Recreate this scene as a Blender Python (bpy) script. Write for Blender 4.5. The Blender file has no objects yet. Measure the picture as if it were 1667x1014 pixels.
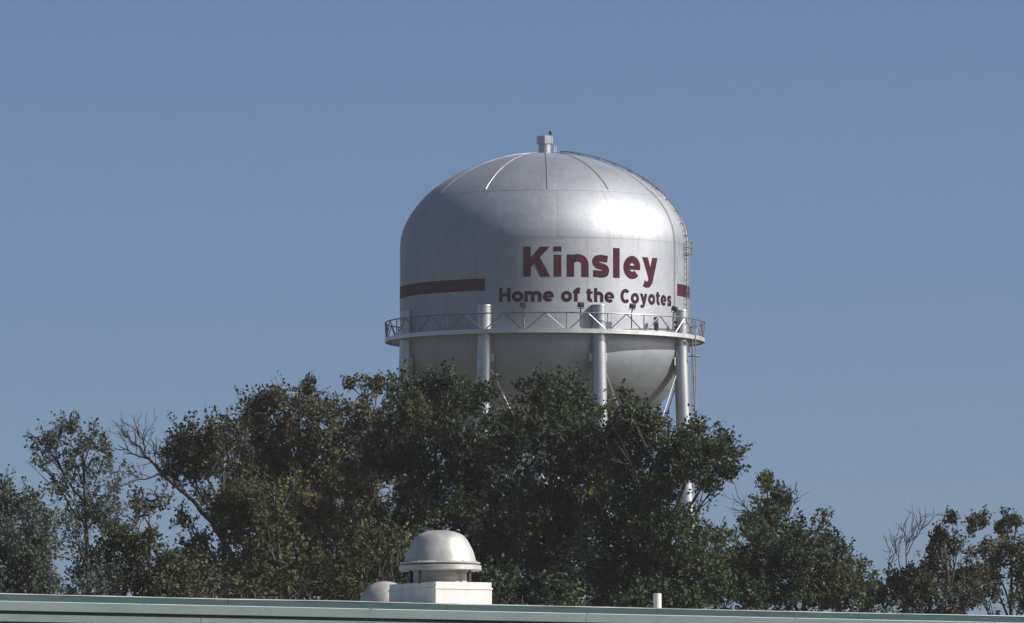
import bpy, bmesh, math, random
import numpy as np
from mathutils import Vector, noise

R = math.radians
sc = bpy.context.scene
COL = sc.collection
random.seed(7)

# ------------------------------------------------------------------ camera
PW, PH, FPX = 1667.0, 1014.0, 12480.0       # photograph size and focal length in its pixels
EYE = 1.7
PITCH = math.atan(847.0 / FPX)
cam_d = bpy.data.cameras.new('camera')
cam_d.sensor_width = 36.0
cam_d.lens = 36.0 * FPX / PW
cam_d.clip_start = 1.0
cam_d.clip_end = 9000.0
cam = bpy.data.objects.new('camera', cam_d)
COL.objects.link(cam)
cam.location = (0, 0, EYE)
cam.rotation_euler = (R(90) + PITCH, 0, 0)
sc.camera = cam

def at(x, y, Y):
    """world point at ground distance Y from the camera that lies in direction (x, y) of the photograph"""
    u, v = (x - PW / 2) / FPX, (PH / 2 - y) / FPX
    wy = math.cos(PITCH) - v * math.sin(PITCH)
    wz = math.sin(PITCH) + v * math.cos(PITCH)
    k = Y / wy
    return Vector((u * k, Y, EYE + wz * k))

# ------------------------------------------------------------------ sky, sun, exposure
SUN_AZ, SUN_EL = R(102.5), R(36.5)              # clockwise from +Y (the view direction)
SUN_DIR = Vector((math.sin(SUN_AZ) * math.cos(SUN_EL), math.cos(SUN_AZ) * math.cos(SUN_EL), math.sin(SUN_EL)))
world = bpy.data.worlds.new('World')
sc.world = world
world.use_nodes = True
nt = world.node_tree
nt.nodes.clear()
w_out = nt.nodes.new('ShaderNodeOutputWorld')
w_bg = nt.nodes.new('ShaderNodeBackground')
w_sky = nt.nodes.new('ShaderNodeTexSky')
w_sky.sky_type = 'NISHITA'
w_sky.sun_disc = False
w_sky.sun_elevation = SUN_EL
w_sky.sun_rotation = SUN_AZ
w_sky.altitude = 700
w_sky.air_density = 1.0
w_sky.dust_density = 6.5
w_sky.ozone_density = 5.2
w_bg.inputs["Strength"].default_value = 0.073
# a clear dry sky keeps its blue close to the horizon: sample the sky a little higher than the view direction
w_tc = nt.nodes.new('ShaderNodeTexCoord')
w_sep = nt.nodes.new('ShaderNodeSeparateXYZ')
w_ma = nt.nodes.new('ShaderNodeMath'); w_ma.operation = 'MULTIPLY_ADD'
w_ma.inputs[1].default_value = 2.0; w_ma.inputs[2].default_value = 0.055
w_com = nt.nodes.new('ShaderNodeCombineXYZ')
nt.links.new(w_tc.outputs['Generated'], w_sep.inputs[0])
nt.links.new(w_sep.outputs['X'], w_com.inputs['X'])
nt.links.new(w_sep.outputs['Y'], w_com.inputs['Y'])
nt.links.new(w_sep.outputs['Z'], w_ma.inputs[0])
nt.links.new(w_ma.outputs[0], w_com.inputs['Z'])
nt.links.new(w_com.outputs[0], w_sky.inputs['Vector'])
nt.links.new(w_sky.outputs['Color'], w_bg.inputs['Color'])
nt.links.new(w_bg.outputs[0], w_out.inputs['Surface'])

sun_d = bpy.data.lights.new('sun', 'SUN')
sun_d.energy = 4.9
sun_d.angle = R(0.5)
sun_d.color = (1.0, 0.95, 0.87)
sun = bpy.data.objects.new('sun', sun_d)
COL.objects.link(sun)
sun.rotation_euler = SUN_DIR.to_track_quat('Z', 'Y').to_euler()
sun.location = (60, -20, 80)

sc.view_settings.view_transform = 'Standard'
sc.view_settings.look = 'None'
sc.view_settings.gamma = 1.0
sc.view_settings.use_curve_mapping = False
sc.view_settings.exposure = 0.70
sc.render.engine = 'CYCLES'
sc.cycles.max_bounces = 6

# ------------------------------------------------------------------ helpers
def tag(o, label=None, cat=None, group=None, kind=None):
    if label: o['label'] = label
    if cat: o['category'] = cat
    if group: o['group'] = group
    if kind: o['kind'] = kind
    return o

def empty(name, loc, label=None, cat=None, group=None, rotz=0.0):
    o = bpy.data.objects.new(name, None)
    o.empty_display_size = 0.5
    o.location = loc
    o.rotation_euler = (0, 0, rotz)
    COL.objects.link(o)
    return tag(o, label, cat, group)

def link(name, me, mat=None, parent=None):
    o = bpy.data.objects.new(name, me)
    if mat and not me.materials: me.materials.append(mat)
    COL.objects.link(o)
    if parent:
        o.parent = parent
    return o

def mesh(name, vs, fs, mat=None, parent=None, smooth=False, angle=None):
    me = bpy.data.meshes.new(name)
    me.from_pydata([tuple(v) for v in vs], [], fs)
    me.update()
    if smooth:
        me.polygons.foreach_set('use_smooth', [True] * len(me.polygons))
        if angle is not None:
            me.set_sharp_from_angle(angle=angle)
    return link(name, me, mat, parent)

class MB:
    """collects simple shapes for one mesh"""
    def __init__(s): s.v, s.f = [], []
    def add(s, vs, fs):
        n = len(s.v); s.v += [Vector(v) for v in vs]; s.f += [[i + n for i in f] for f in fs]
    def tube(s, pts, rad, seg=8, cap=True):
        pts = [Vector(p) for p in pts]
        if not isinstance(rad, (list, tuple)): rad = [rad] * len(pts)
        n = len(s.v); up = None
        for i, p in enumerate(pts):
            t = (pts[min(i + 1, len(pts) - 1)] - pts[max(i - 1, 0)]).normalized()
            if up is None: up = Vector((0, 0, 1)) if abs(t.z) < .9 else Vector((1, 0, 0))
            a = t.cross(up).normalized(); b = a.cross(t).normalized(); up = b
            for k in range(seg):
                q = 2 * math.pi * k / seg
                s.v.append(p + (a * math.cos(q) + b * math.sin(q)) * rad[i])
        for i in range(len(pts) - 1):
            for k in range(seg):
                k2 = (k + 1) % seg
                s.f.append([n + i * seg + k, n + i * seg + k2, n + (i + 1) * seg + k2, n + (i + 1) * seg + k])
        if cap:
            s.f.append([n + k for k in range(seg)][::-1])
            s.f.append([n + (len(pts) - 1) * seg + k for k in range(seg)])
    def box(s, c, size, ax=None):
        c = Vector(c); X, Y, Z = ax or (Vector((1, 0, 0)), Vector((0, 1, 0)), Vector((0, 0, 1)))
        hx, hy, hz = [q / 2 for q in size]
        vs = [c + X * (i * hx) + Y * (j * hy) + Z * (k * hz) for i in (-1, 1) for j in (-1, 1) for k in (-1, 1)]
        s.add(vs, [[0, 1, 3, 2], [4, 6, 7, 5], [0, 4, 5, 1], [2, 3, 7, 6], [0, 2, 6, 4], [1, 5, 7, 3]])
    def lathe(s, prof, c=(0, 0, 0), seg=32, close=False):
        c = Vector(c); n = len(s.v); m = len(prof)
        for k in range(seg):
            q = 2 * math.pi * k / seg
            for r, z in prof: s.v.append(c + Vector((r * math.sin(q), -r * math.cos(q), z)))
        for k in range(seg):
            k2 = (k + 1) % seg
            for i in range(m if close else m - 1):
                i2 = (i + 1) % m
                s.f.append([n + k * m + i, n + k2 * m + i, n + k2 * m + i2, n + k * m + i2])
    def build(s, name, mat=None, parent=None, smooth=False, angle=R(40), bevel=0):
        o = mesh(name, s.v, s.f, mat, parent, False)
        bm = bmesh.new(); bm.from_mesh(o.data)
        bmesh.ops.recalc_face_normals(bm, faces=bm.faces)
        if bevel:
            es = [e for e in bm.edges if len(e.link_faces) == 2 and e.calc_face_angle() > .6]
            bmesh.ops.bevel(bm, geom=es, offset=bevel, segments=2, affect='EDGES', profile=.5)
        bm.to_mesh(o.data); bm.free()
        if smooth:
            o.data.polygons.foreach_set('use_smooth', [True] * len(o.data.polygons))
            o.data.set_sharp_from_angle(angle=angle)
        return o

# ------------------------------------------------------------------ materials
def newmat(name):
    m = bpy.data.materials.new(name); m.use_nodes = True
    t = m.node_tree; b = t.nodes['Principled BSDF']
    return m, t, b

def noise_node(t, scale, detail=4, rough=.55, stretch=None):
    tc = t.nodes.new('ShaderNodeTexCoord')
    n = t.nodes.new('ShaderNodeTexNoise')
    n.inputs['Scale'].default_value = scale
    n.inputs['Detail'].default_value = detail
    n.inputs['Roughness'].default_value = rough
    if stretch:
        mp = t.nodes.new('ShaderNodeMapping'); mp.inputs['Scale'].default_value = stretch
        t.links.new(tc.outputs['Object'], mp.inputs['Vector']); t.links.new(mp.outputs[0], n.inputs['Vector'])
    else:
        t.links.new(tc.outputs['Object'], n.inputs['Vector'])
    return n

def ramp(t, src, stops):
    r = t.nodes.new('ShaderNodeValToRGB')
    el = r.color_ramp.elements
    while len(el) < len(stops): el.new(.5)
    for e, (p, c) in zip(el, stops):
        e.position = p; e.color = (c, c, c, 1) if isinstance(c, (int, float)) else (*c, 1)
    t.links.new(src, r.inputs[0])
    return r

def mixc(t, fac, a, b, mode='MIX'):
    m = t.nodes.new('ShaderNodeMix'); m.data_type = 'RGBA'; m.blend_type = mode
    for s, k in ((fac, 0), (a, 6), (b, 7)):
        if hasattr(s, 'is_output'): t.links.new(s, m.inputs[k])
        elif isinstance(s, (int, float)): m.inputs[k].default_value = s if k == 0 else (s, s, s, 1)
        else: m.inputs[k].default_value = (*s, 1)
    return m.outputs[2]

def painted(name, col, rough=.45, metal=0.0, var=.12, scale=3.0, stretch=None, rvar=.1, bump=0.0, plate=0.0):
    m, t, b = newmat(name)
    n = noise_node(t, scale, 6, .6, stretch)
    lo = tuple(c * (1 - var) for c in col); hi = tuple(min(1, c * (1 + var)) for c in col)
    c = ramp(t, n.outputs['Fac'], [(.3, lo), (.7, hi)]).outputs[0]
    if plate:
        oi = t.nodes.new('ShaderNodeObjectInfo')
        c = mixc(t, 1.0, c, ramp(t, oi.outputs['Random'], [(0, 1 - plate), (1, 1 + plate)]).outputs[0], 'MULTIPLY')
    t.links.new(c, b.inputs['Base Color'])
    t.links.new(ramp(t, n.outputs['Fac'], [(.3, max(0, rough - rvar)), (.7, min(1, rough + rvar))]).outputs[0], b.inputs['Roughness'])
    b.inputs['Metallic'].default_value = metal
    if bump:
        n2 = noise_node(t, scale * 6, 4, .6)
        bp = t.nodes.new('ShaderNodeBump'); bp.inputs['Strength'].default_value = bump; bp.inputs['Distance'].default_value = .02
        t.links.new(n2.outputs['Fac'], bp.inputs['Height']); t.links.new(bp.outputs[0], b.inputs['Normal'])
    return m

def tank_paint():
    m, t, b = newmat('tank_aluminium_paint')
    n1 = noise_node(t, .5, 9, .66)                       # broad wear of the coating
    n2 = noise_node(t, 2.6, 6, .62, (1, 1, .10))         # run-off streaks down the shell
    n3 = noise_node(t, 7.0, 6, .7)                       # roller marks and chalking
    c = ramp(t, n1.outputs['Fac'], [(.3, (.28, .298, .334)), (.7, (.375, .39, .418))]).outputs[0]
    c = mixc(t, ramp(t, n2.outputs['Fac'], [(.50, 0), (.75, .45)]).outputs[0], c, (.29, .29, .305))
    c = mixc(t, ramp(t, n3.outputs['Fac'], [(.55, 0), (.75, .35)]).outputs[0], c, (.52, .52, .525))
    oi = t.nodes.new('ShaderNodeObjectInfo')
    c = mixc(t, 1.0, c, ramp(t, oi.outputs['Random'], [(0, .93), (1, 1.0)]).outputs[0], 'MULTIPLY')
    t.links.new(c, b.inputs['Base Color'])
    ad = t.nodes.new('ShaderNodeMath'); ad.operation = 'MULTIPLY_ADD'
    t.links.new(n2.outputs['Fac'], ad.inputs[0]); ad.inputs[1].default_value = .20
    t.links.new(ramp(t, n3.outputs['Fac'], [(.3, .45), (.7, .58)]).outputs[0], ad.inputs[2])
    t.links.new(ad.outputs[0], b.inputs['Roughness'])
    b.inputs['Metallic'].default_value = .86
    bp = t.nodes.new('ShaderNodeBump'); bp.inputs['Strength'].default_value = .35; bp.inputs['Distance'].default_value = .05
    t.links.new(n1.outputs['Fac'], bp.inputs['Height']); t.links.new(bp.outputs[0], b.inputs['Normal'])
    return m

def lettering_paint(name, k):
    m, t, b = newmat(name)
    n = noise_node(t, 3.2, 7, .68)
    c = ramp(t, n.outputs['Fac'], [(.35, (.042 * k, .002 * k, .012 * k)), (.62, (.060 * k, .003 * k, .020 * k)), (.70, (.08 * k, .02 * k, .04 * k)), (.80, (.22, .16, .19))]).outputs[0]
    t.links.new(c, b.inputs['Base Color'])
    b.inputs['Roughness'].default_value = .7; b.inputs['Specular IOR Level'].default_value = .12
    return m

def leaf_mat(name, cols, trans=.25):
    m, t, b = newmat(name)
    a = t.nodes.new('ShaderNodeAttribute'); a.attribute_name = 'leaf_tint'
    c = ramp(t, a.outputs['Fac'], [(i / (len(cols) - 1), c) for i, c in enumerate(cols)]).outputs[0]
    t.links.new(c, b.inputs['Base Color'])
    b.inputs['Roughness'].default_value = .65
    b.inputs['Specular IOR Level'].default_value = .22
    tr = t.nodes.new('ShaderNodeBsdfTranslucent')
    t.links.new(c, tr.inputs['Color'])
    mx = t.nodes.new('ShaderNodeMixShader'); mx.inputs[0].default_value = trans
    out = t.nodes['Material Output']
    t.links.new(b.outputs[0], mx.inputs[1]); t.links.new(tr.outputs[0], mx.inputs[2]); t.links.new(mx.outputs[0], out.inputs['Surface'])
    return m

M_tank = tank_paint()
M_leg = painted('leg_aluminium_paint', (.40, .408, .422), .38, .75, .10, 1.2, (1, 1, .25))
M_steel = painted('balcony_aluminium_paint', (.48, .485, .49), .42, .6, .12, 2.0)
M_ladder = painted('dark_ladder_steel', (.17, .17, .18), .5, .5, .2, 3.0)
M_rail = painted('galvanised_railing', (.17, .172, .18), .40, .7, .15, 2.0)
M_dark = painted('dark_housing_and_gap_shade', (.03, .03, .035), .5, .2, .2, 8)
M_letter = lettering_paint('maroon_lettering_paint', .72)
M_letter2 = lettering_paint('dark_maroon_lettering_paint', .35)
def weathered_white():
    m, t, b = newmat('white_painted_sheet')
    n1 = noise_node(t, 3.0, 7, .65); n2 = noise_node(t, 7.0, 6, .65, (1, 1, .12))
    c = ramp(t, n1.outputs['Fac'], [(.3, (.50, .48, .45)), (.7, (.60, .585, .56))]).outputs[0]
    c = mixc(t, ramp(t, n2.outputs['Fac'], [(.52, 0), (.75, .55)]).outputs[0], c, (.34, .30, .26))
    t.links.new(c, b.inputs['Base Color']); b.inputs['Roughness'].default_value = .55
    return m
M_white = weathered_white()
M_galv = painted('spun_aluminium', (.33, .322, .31), .52, .35, .22, 5.0, (1, 1, .25), .08, .15)
M_galvd = painted('weathered_fan_housing', (.33, .315, .30), .55, .3, .15, 6.0)
M_teal = painted('teal_drip_flashing', (.020, .050, .058), .38, 0, .08, 1.2, (1, 1, 1), .08, .1)
M_pale = painted('pale_green_gutter', (.074, .108, .108), .42, 0, .06, 1.6, (1, 1, 1), .08, .1)
M_trim = painted('roof_edge_trim_glint', (.15, .17, .165), .4, .1, .7, 1.1)  # pale patchy colour stands in for the broken sun glint on the edge
M_roof = painted('pale_metal_roof', (.45, .49, .48), .45, .2, .1, 1.0)
M_wall = painted('tan_wall', (.42, .37, .30), .8, 0, .08, 1.0)
M_glass = painted('dark_window_glass', (.03, .04, .05), .08, 0, .1, 1.0)
M_bark = painted('grey_brown_bark', (.034, .030, .027), .85, 0, .35, 5.0, (1, 1, .3), .05, .4)
M_deadbark = painted('dead_dark_bark', (.020, .017, .017), .85, 0, .3, 5.0)
M_concrete = painted('foundation_concrete', (.35, .34, .32), .85, 0, .1, 1.5)

# ------------------------------------------------------------------ ground
m, t, b = newmat('dry_grass_ground')
n = noise_node(t, .08, 8, .65)
t.links.new(ramp(t, n.outputs['Fac'], [(.3, (.040, .045, .022)), (.55, (.062, .062, .034)), (.75, (.10, .085, .055))]).outputs[0], b.inputs['Base Color'])
b.inputs['Roughness'].default_value = .95
g = mesh('ground', [(-4000, -1500, 0), (4000, -1500, 0), (4000, 7000, 0), (-4000, 7000, 0)], [[0, 1, 2, 3]], m)
tag(g, kind='structure')

# ------------------------------------------------------------------ water tower
TD = 400.0
AX = at(887, 500, TD)
CX, CY = AX.x, TD
S = TD / FPX * 1.0026                        # metres per photograph pixel at the tower
def zt(y): return at(887, y, TD).z           # height on the tower's axis
def ring(phi, r, z):
    """phi in degrees from the side facing the camera, positive to the right; r in photograph pixels"""
    return Vector((CX + math.sin(R(phi)) * r * S, CY - math.cos(R(phi)) * r * S, z))
LEG_PHI = [20.9 + 45 * k for k in range(8)]

tower = empty('water_tower', (CX, CY, 0),
              'tall silver eight-legged water tower with maroon town lettering rising behind the trees', 'water tower')
def tp(name, mb_or_obj, mat=None, parent=None, **k):
    """part of the tower built in world coordinates"""
    o = mb_or_obj.build(name, mat, None, **k) if isinstance(mb_or_obj, MB) else mb_or_obj
    o.data.transform(__import__('mathutils').Matrix.Translation((-CX, -CY, 0)))
    o.parent = parent or tower
    return o

TR = 236.0
dome_prof = [(TR * math.cos(q) ** (2 / 1.9), 404 - 154.5 * math.sin(q) ** (2 / 1.9)) for q in np.linspace(0.0, math.pi / 2 * .985, 15)]
def smooth_prof(pr, n=5):
    out = []
    P = [pr[0]] + pr + [pr[-1]]
    for i in range(1, len(P) - 2):
        for k in range(n):
            q = k / n
            a, b_, c, d = [np.array(P[j], float) for j in (i - 1, i, i + 1, i + 2)]
            out.append(tuple(.5 * ((2 * b_) + (-a + c) * q + (2 * a - 5 * b_ + 4 * c - d) * q * q + (-a + 3 * b_ - 3 * c + d) * q ** 3)))
    out.append(pr[-1])
    return out
dome = smooth_prof(dome_prof)
bowl = [(TR * math.cos(q), 566 + 150 * math.sin(q)) for q in np.linspace(0, math.pi / 2 * .985, 22)]

# inner shell behind the plates
mb = MB()
full = [(r - .45, y) for r, y in dome[::-1]] + [(TR - .45, 450), (TR - .45, 520)] + [(max(r - .45, 1), y - .45) for r, y in bowl]
mb.lathe([(max(r, .5) * S, zt(y)) for r, y in full], (CX, CY, 0), 96)
tank = tp('tank', mb, M_tank, smooth=True, angle=R(60))

def prof_normal(r, y):
    if y < 404: a, b_ = (max(r, .01) / TR) ** .9 / TR, (max(404 - y, 0) / 154.5) ** .9 / 154.5
    elif y <= 566: a, b_ = 1.0, 0.0
    else: a, b_ = r / TR ** 2, -(y - 566) / 150.0 ** 2
    l = math.hypot(a, b_); return a / l, b_ / l
def shell_plate(prof, p0, p1, nphi, gap=.006):
    """one curved steel plate between two angles along a profile, with its edges turned in"""
    g_ = math.degrees(gap / (TR * S))
    rows = []; nrm = []
    for r, y in prof:
        k = TR / max(r, 12)
        a, b_ = p0 + g_ * k, p1 - g_ * k
        if b_ < a: a = b_ = (a + b_) / 2
        na, nb = prof_normal(r, y)
        nrm += [Vector((math.sin(R(a + (b_ - a) * j / nphi)) * na, -math.cos(R(a + (b_ - a) * j / nphi)) * na, nb)) for j in range(nphi + 1)]
        rows.append([ring(a + (b_ - a) * j / nphi, r, zt(y)) for j in range(nphi + 1)])
    n = len(rows); m_ = nphi + 1
    vs = [v for r_ in rows for v in r_]
    fs = [[i * m_ + j, i * m_ + j + 1, (i + 1) * m_ + j + 1, (i + 1) * m_ + j] for i in range(n - 1) for j in range(nphi)]
    # turned-in rim with vertices of its own
    loop = [(i, 0) for i in range(n)] + [(n - 1, j) for j in range(1, m_)] + [(i, m_ - 1) for i in range(n - 2, -1, -1)] + [(0, j) for j in range(m_ - 2, 0, -1)]
    c = Vector((CX, CY, zt(480)))
    base = len(vs)
    for i, j in loop:
        v = rows[i][j]; vs.append(v); vs.append(v + (c - v).normalized() * .014); nrm += [nrm[i * m_ + j]] * 2
    L = len(loop)
    for k in range(L):
        k2 = (k + 1) % L
        fs.append([base + 2 * k, base + 2 * k + 1, base + 2 * k2 + 1, base + 2 * k2])
    me = bpy.data.meshes.new('shell_plate'); me.from_pydata(vs, [], fs); me.update()
    bm = bmesh.new(); bm.from_mesh(me)
    bmesh.ops.recalc_face_normals(bm, faces=[f for f in bm.faces])
    # outward
    for f in bm.faces:
        if f.index < (n - 1) * nphi and f.normal.dot(f.calc_center_median() - Vector((CX, CY, zt(480)))) < 0: f.normal_flip()
    bm.to_mesh(me); bm.free()
    me.polygons.foreach_set('use_smooth', [True] * len(me.polygons))
    me.normals_split_custom_set_from_vertices(nrm)
    o = link('shell_plate', me, M_tank)
    tp('shell_plate', o, parent=tank)

def yat(prof, y0, y1):
    pr = sorted(prof, key=lambda q: q[1])
    ys = np.array([q[1] for q in pr]); rs = np.array([q[0] for q in pr])
    n = 9
    return [(float(np.interp(y, ys, rs)), float(y)) for y in np.linspace(y0, y1, n)]
def cut(prof, y0, y1, gap=.35):
    mid = [p for p in prof if y0 + gap + .4 < p[1] < y1 - gap - .4]
    pr = sorted(prof, key=lambda q: q[1]); ys = [q[1] for q in pr]; rs = [q[0] for q in pr]
    e0 = (float(np.interp(y0 + gap, ys, rs)), y0 + gap); e1 = (float(np.interp(y1 - gap, ys, rs)), y1 - gap)
    return [e0] + sorted(mid, key=lambda q: q[1]) + [e1]
ds = sorted(dome, key=lambda q: q[1])
for k in range(12):
    shell_plate(cut(ds, 250.5, 326), 1 + 30 * k, 31 + 30 * k, 10)
for k in range(16):
    shell_plate(cut(ds, 326, 404), 5 + 22.5 * k, 27.5 + 22.5 * k, 8)
for k in range(16):
    shell_plate([(TR, 404.35), (TR, 440), (TR, 482), (TR, 523.65)], -6 + 22.5 * k, 16.5 + 22.5 * k, 8)
for k in range(16):
    shell_plate([(TR, 524.35), (TR, 545), (TR, 565.6)], 4 + 22.5 * k, 26.5 + 22.5 * k, 8)
for k in range(16):
    shell_plate(cut(bowl, 566, 640), -2 + 22.5 * k, 20.5 + 22.5 * k, 8)
for k in range(12):
    shell_plate(cut(bowl, 640, 712), 8 + 30 * k, 38 + 30 * k, 8)

# raised ribs that run down the roof
def dome_r(y): return float(np.interp(y, [q[1] for q in ds], [q[0] for q in ds]))
for k in range(12):
    mb = MB(); pts = []
    ph = 1 + 30 * k
    for r, y in [q for q in ds if 250.5 <= q[1] <= 324]:
        pts.append(ring(ph, r + .6, zt(y) + .6 * S))
    mb.tube(pts, .013, 6)
    tp('roof_rib', mb, M_leg, parent=tank, smooth=True)

# maroon stripe broken by the lettering
LZ = .007 / S                                     # paint sits just proud of the plates
def band(p0, p1, y0, y1):
    n = max(6, int((p1 - p0) / 2)); vs = []; fs = []
    for i in range(n + 1):
        ph = p0 + (p1 - p0) * i / n
        vs += [ring(ph, TR + LZ, zt(y0)), ring(ph, TR + LZ, zt(y1))]
    for i in range(n): fs.append([2 * i, 2 * i + 2, 2 * i + 3, 2 * i + 1])
    tp('painted_stripe', mesh('painted_stripe', vs, fs, M_letter, None, True), parent=tank)
band(64.6, 335.8, 468.8, 488.3)

# lettering: each glyph as strokes on a cap height of 1, wrapped round the shell
def arc(cx, cy, rx, ry, a0, a1, n=14):
    return [(cx + rx * math.cos(R(a0 + (a1 - a0) * i / n)), cy + ry * math.sin(R(a0 + (a1 - a0) * i / n))) for i in range(n + 1)]
def stroke(pts, w):
    """polyline -> list of quads"""
    P = [Vector(p) for p in pts]; L_, R_ = [], []
    for i, p in enumerate(P):
        tg = (P[min(i + 1, len(P) - 1)] - P[max(i - 1, 0)]).normalized()
        nn = Vector((-tg.y, tg.x)) * (w / 2)
        L_.append(p + nn); R_.append(p - nn)
    return [[L_[i], R_[i], R_[i + 1], L_[i + 1]] for i in range(len(P) - 1)]
def rect(x0, y0, x1, y1): return [[Vector((x0, y0)), Vector((x1, y0)), Vector((x1, y1)), Vector((x0, y1))]]
def poly(*p): return [[Vector(q) for q in p]]
def glyph(ch, W, w):
    """pieces of a glyph of width W and stroke w"""
    h = w / 2; xh = .745
    if ch == 'K':
        return [rect(0, 0, w, 1), poly((w, .31), (W - .01, 1), (W - .335, 1), (w, .64)), poly((.40 * W, .47), (W - .315, 0), (W + .01, 0), (.60 * W, .67))]
    if ch == 'i': return [rect(0, 0, w, xh - .015), rect(-.005, .845, w + .005, 1.01)]
    if ch == 'l': return [rect(0, 0, w, 1.0)]
    if ch == 'n':
        r = (W - w) / 2
        return [rect(0, 0, w, xh), stroke([(h, .42)] + arc(W / 2, .42, r, xh - h - .42 + .02, 180, 0, 16) , w), rect(W - w, 0, W, .43)]
    if ch == 'h':
        r = (W - w) / 2
        return [rect(0, 0, w, 1.0), stroke([(h, .42)] + arc(W / 2, .42, r, xh - h - .42 + .02, 180, 0, 16), w), rect(W - w, 0, W, .43)]
    if ch == 'm':
        r = (W - w) / 4
        o = [rect(0, 0, w, xh)]
        for k in range(2):
            o += [stroke(arc(h + r + 2 * r * k, .42, r, xh - h - .40, 180, 0, 14), w), rect(2 * r * (k + 1), 0, 2 * r * (k + 1) + w, .43)]
        return o
    if ch == 'o': return [stroke(arc(W / 2, xh / 2, W / 2 - h, xh / 2 - h + .02, 0, 360, 28), w)]
    if ch == 'e':
        return [stroke(arc(W / 2, xh / 2, W / 2 - h, xh / 2 - h + .02, 0, 318, 26), w * .98), rect(w * .7, xh / 2 - .075, W - .02, xh / 2 + .065)]
    if ch == 's':
        P = [(W - .07, xh - .135), (W * .72, xh - h + .005), (W * .5, xh - h + .02), (W * .28, xh - h - .01), (h + .01, xh - .22), (W * .30, xh * .555), (W * .52, xh * .495), (W * .76, xh * .42), (W - h - .005, .215), (W * .74, h - .0), (W * .5, h - .02), (W * .26, h - .005), (.055, .125)]
        q = []
        for i in range(len(P) - 1):
            a, b_, c, d = [np.array(P[max(0, min(len(P) - 1, j))], float) for j in (i - 1, i, i + 1, i + 2)]
            for k in range(3):
                u = k / 3
                q.append(tuple(.5 * ((2 * b_) + (-a + c) * u + (2 * a - 5 * b_ + 4 * c - d) * u * u + (-a + 3 * b_ - 3 * c + d) * u ** 3)))
        q.append(P[-1])
        return [stroke(q, w * .92)]
    if ch == 'y':
        return [poly((0, xh), (w * 1.06, xh), (W * .64, .13), (W * .40, .02)), poly((W - w * 1.06, xh), (W, xh), (W * .64, -.12), (W * .36, .06)),
                stroke([(W * .56, .06), (W * .49, -.08), (W * .39, -.165), (W * .25, -.175), (W * .10, -.13)], w * .86)]
    if ch == 'H': return [rect(0, 0, w, 1), rect(W - w, 0, W, 1), rect(w, .5 - h * .92, W - w, .5 + h * .92)]
    if ch == 'f': return [stroke(arc(h + .06 + (W - h) * .55, .74, (W - h) * .55, .15, 60, 180, 10) + [(h + .06, .5), (h + .06, 0)], w), rect(0, xh - .155, W - .02, xh + .02)]
    if ch == 't': return [stroke([(h + .07, .93), (h + .07, .30)] + arc(h + .07 + (W - h) * .5, .24, (W - h) * .5, .13, 180, 290, 10), w), rect(0, xh - .155, W - .01, xh + .02)]
    if ch == 'C': return [stroke(arc(W * .53, .5, W * .53 - h, .5 - h + .015, 42, 318, 26), w)]
    return []

def write(seq, y_base, cap, w, parent, mat=M_letter):
    """seq: (char, start in arc pixels, width in arc pixels); y_base on the tower's axis"""
    for ch, s0, wd in seq:
        bm = bmesh.new()
        W = wd / cap
        for i, quads in enumerate(glyph(ch, W, w)):
            lay = LZ + .04 * i
            tmp = bmesh.new()
            for q in quads:
                try: tmp.faces.new([tmp.verts.new((p.x, p.y, lay)) for p in q])
                except ValueError: pass
            bmesh.ops.remove_doubles(tmp, verts=tmp.verts, dist=1e-5)
            step = .12; k = 1
            while k * step < W + .1:
                geom = list(tmp.verts) + list(tmp.edges) + list(tmp.faces)
                bmesh.ops.bisect_plane(tmp, geom=geom, plane_co=(k * step, 0, 0), plane_no=(1, 0, 0)); k += 1
            mm = bpy.data.meshes.new('tmp'); tmp.to_mesh(mm); tmp.free()
            bm.from_mesh(mm); bpy.data.meshes.remove(mm)
        z0 = zt(y_base)
        for v in bm.verts:
            ph = math.degrees((s0 + v.co.x * cap) / TR)
            r = TR + v.co.z
            v.co = ring(ph, r, z0 + v.co.y * cap * S)
        ctr = Vector((CX, CY, z0))
        bmesh.ops.recalc_face_normals(bm, faces=bm.faces)
        for f in bm.faces:
            cc = f.calc_center_median() - ctr; cc.z = 0
            if f.normal.dot(cc) < 0: f.normal_flip()
        me = bpy.data.meshes.new('letter'); bm.to_mesh(me); bm.free()
        tp('letter', link('letter', me, mat), parent=parent)

write([('K', -35.6, 43), ('i', 13.3, 12), ('n', 34, 36), ('s', 75, 31), ('l', 112.5, 12), ('e', 131.5, 34.5), ('y', 169.5, 36)], 467.2, 48, .252, tank)
widths = dict(H=.84, o=.82, m=1.22, e=.78, f=.52, t=.50, h=.72, C=.88, y=.78, s=.66)
seq = []
for word, s0, s1 in (('Home', -75.3, 13.7), ('of', 25, 56), ('the', 66, 114.6), ('Coyotes', 126, 245)):
    k = (s1 - s0) / (sum(widths[c] + .085 for c in word) - .085)
    x = s0
    for c in word:
        seq.append((c, x, widths[c] * k)); x += (widths[c] + .085) * k
write(seq, 507.0, 22.6, .25, tank, M_letter2)

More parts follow.
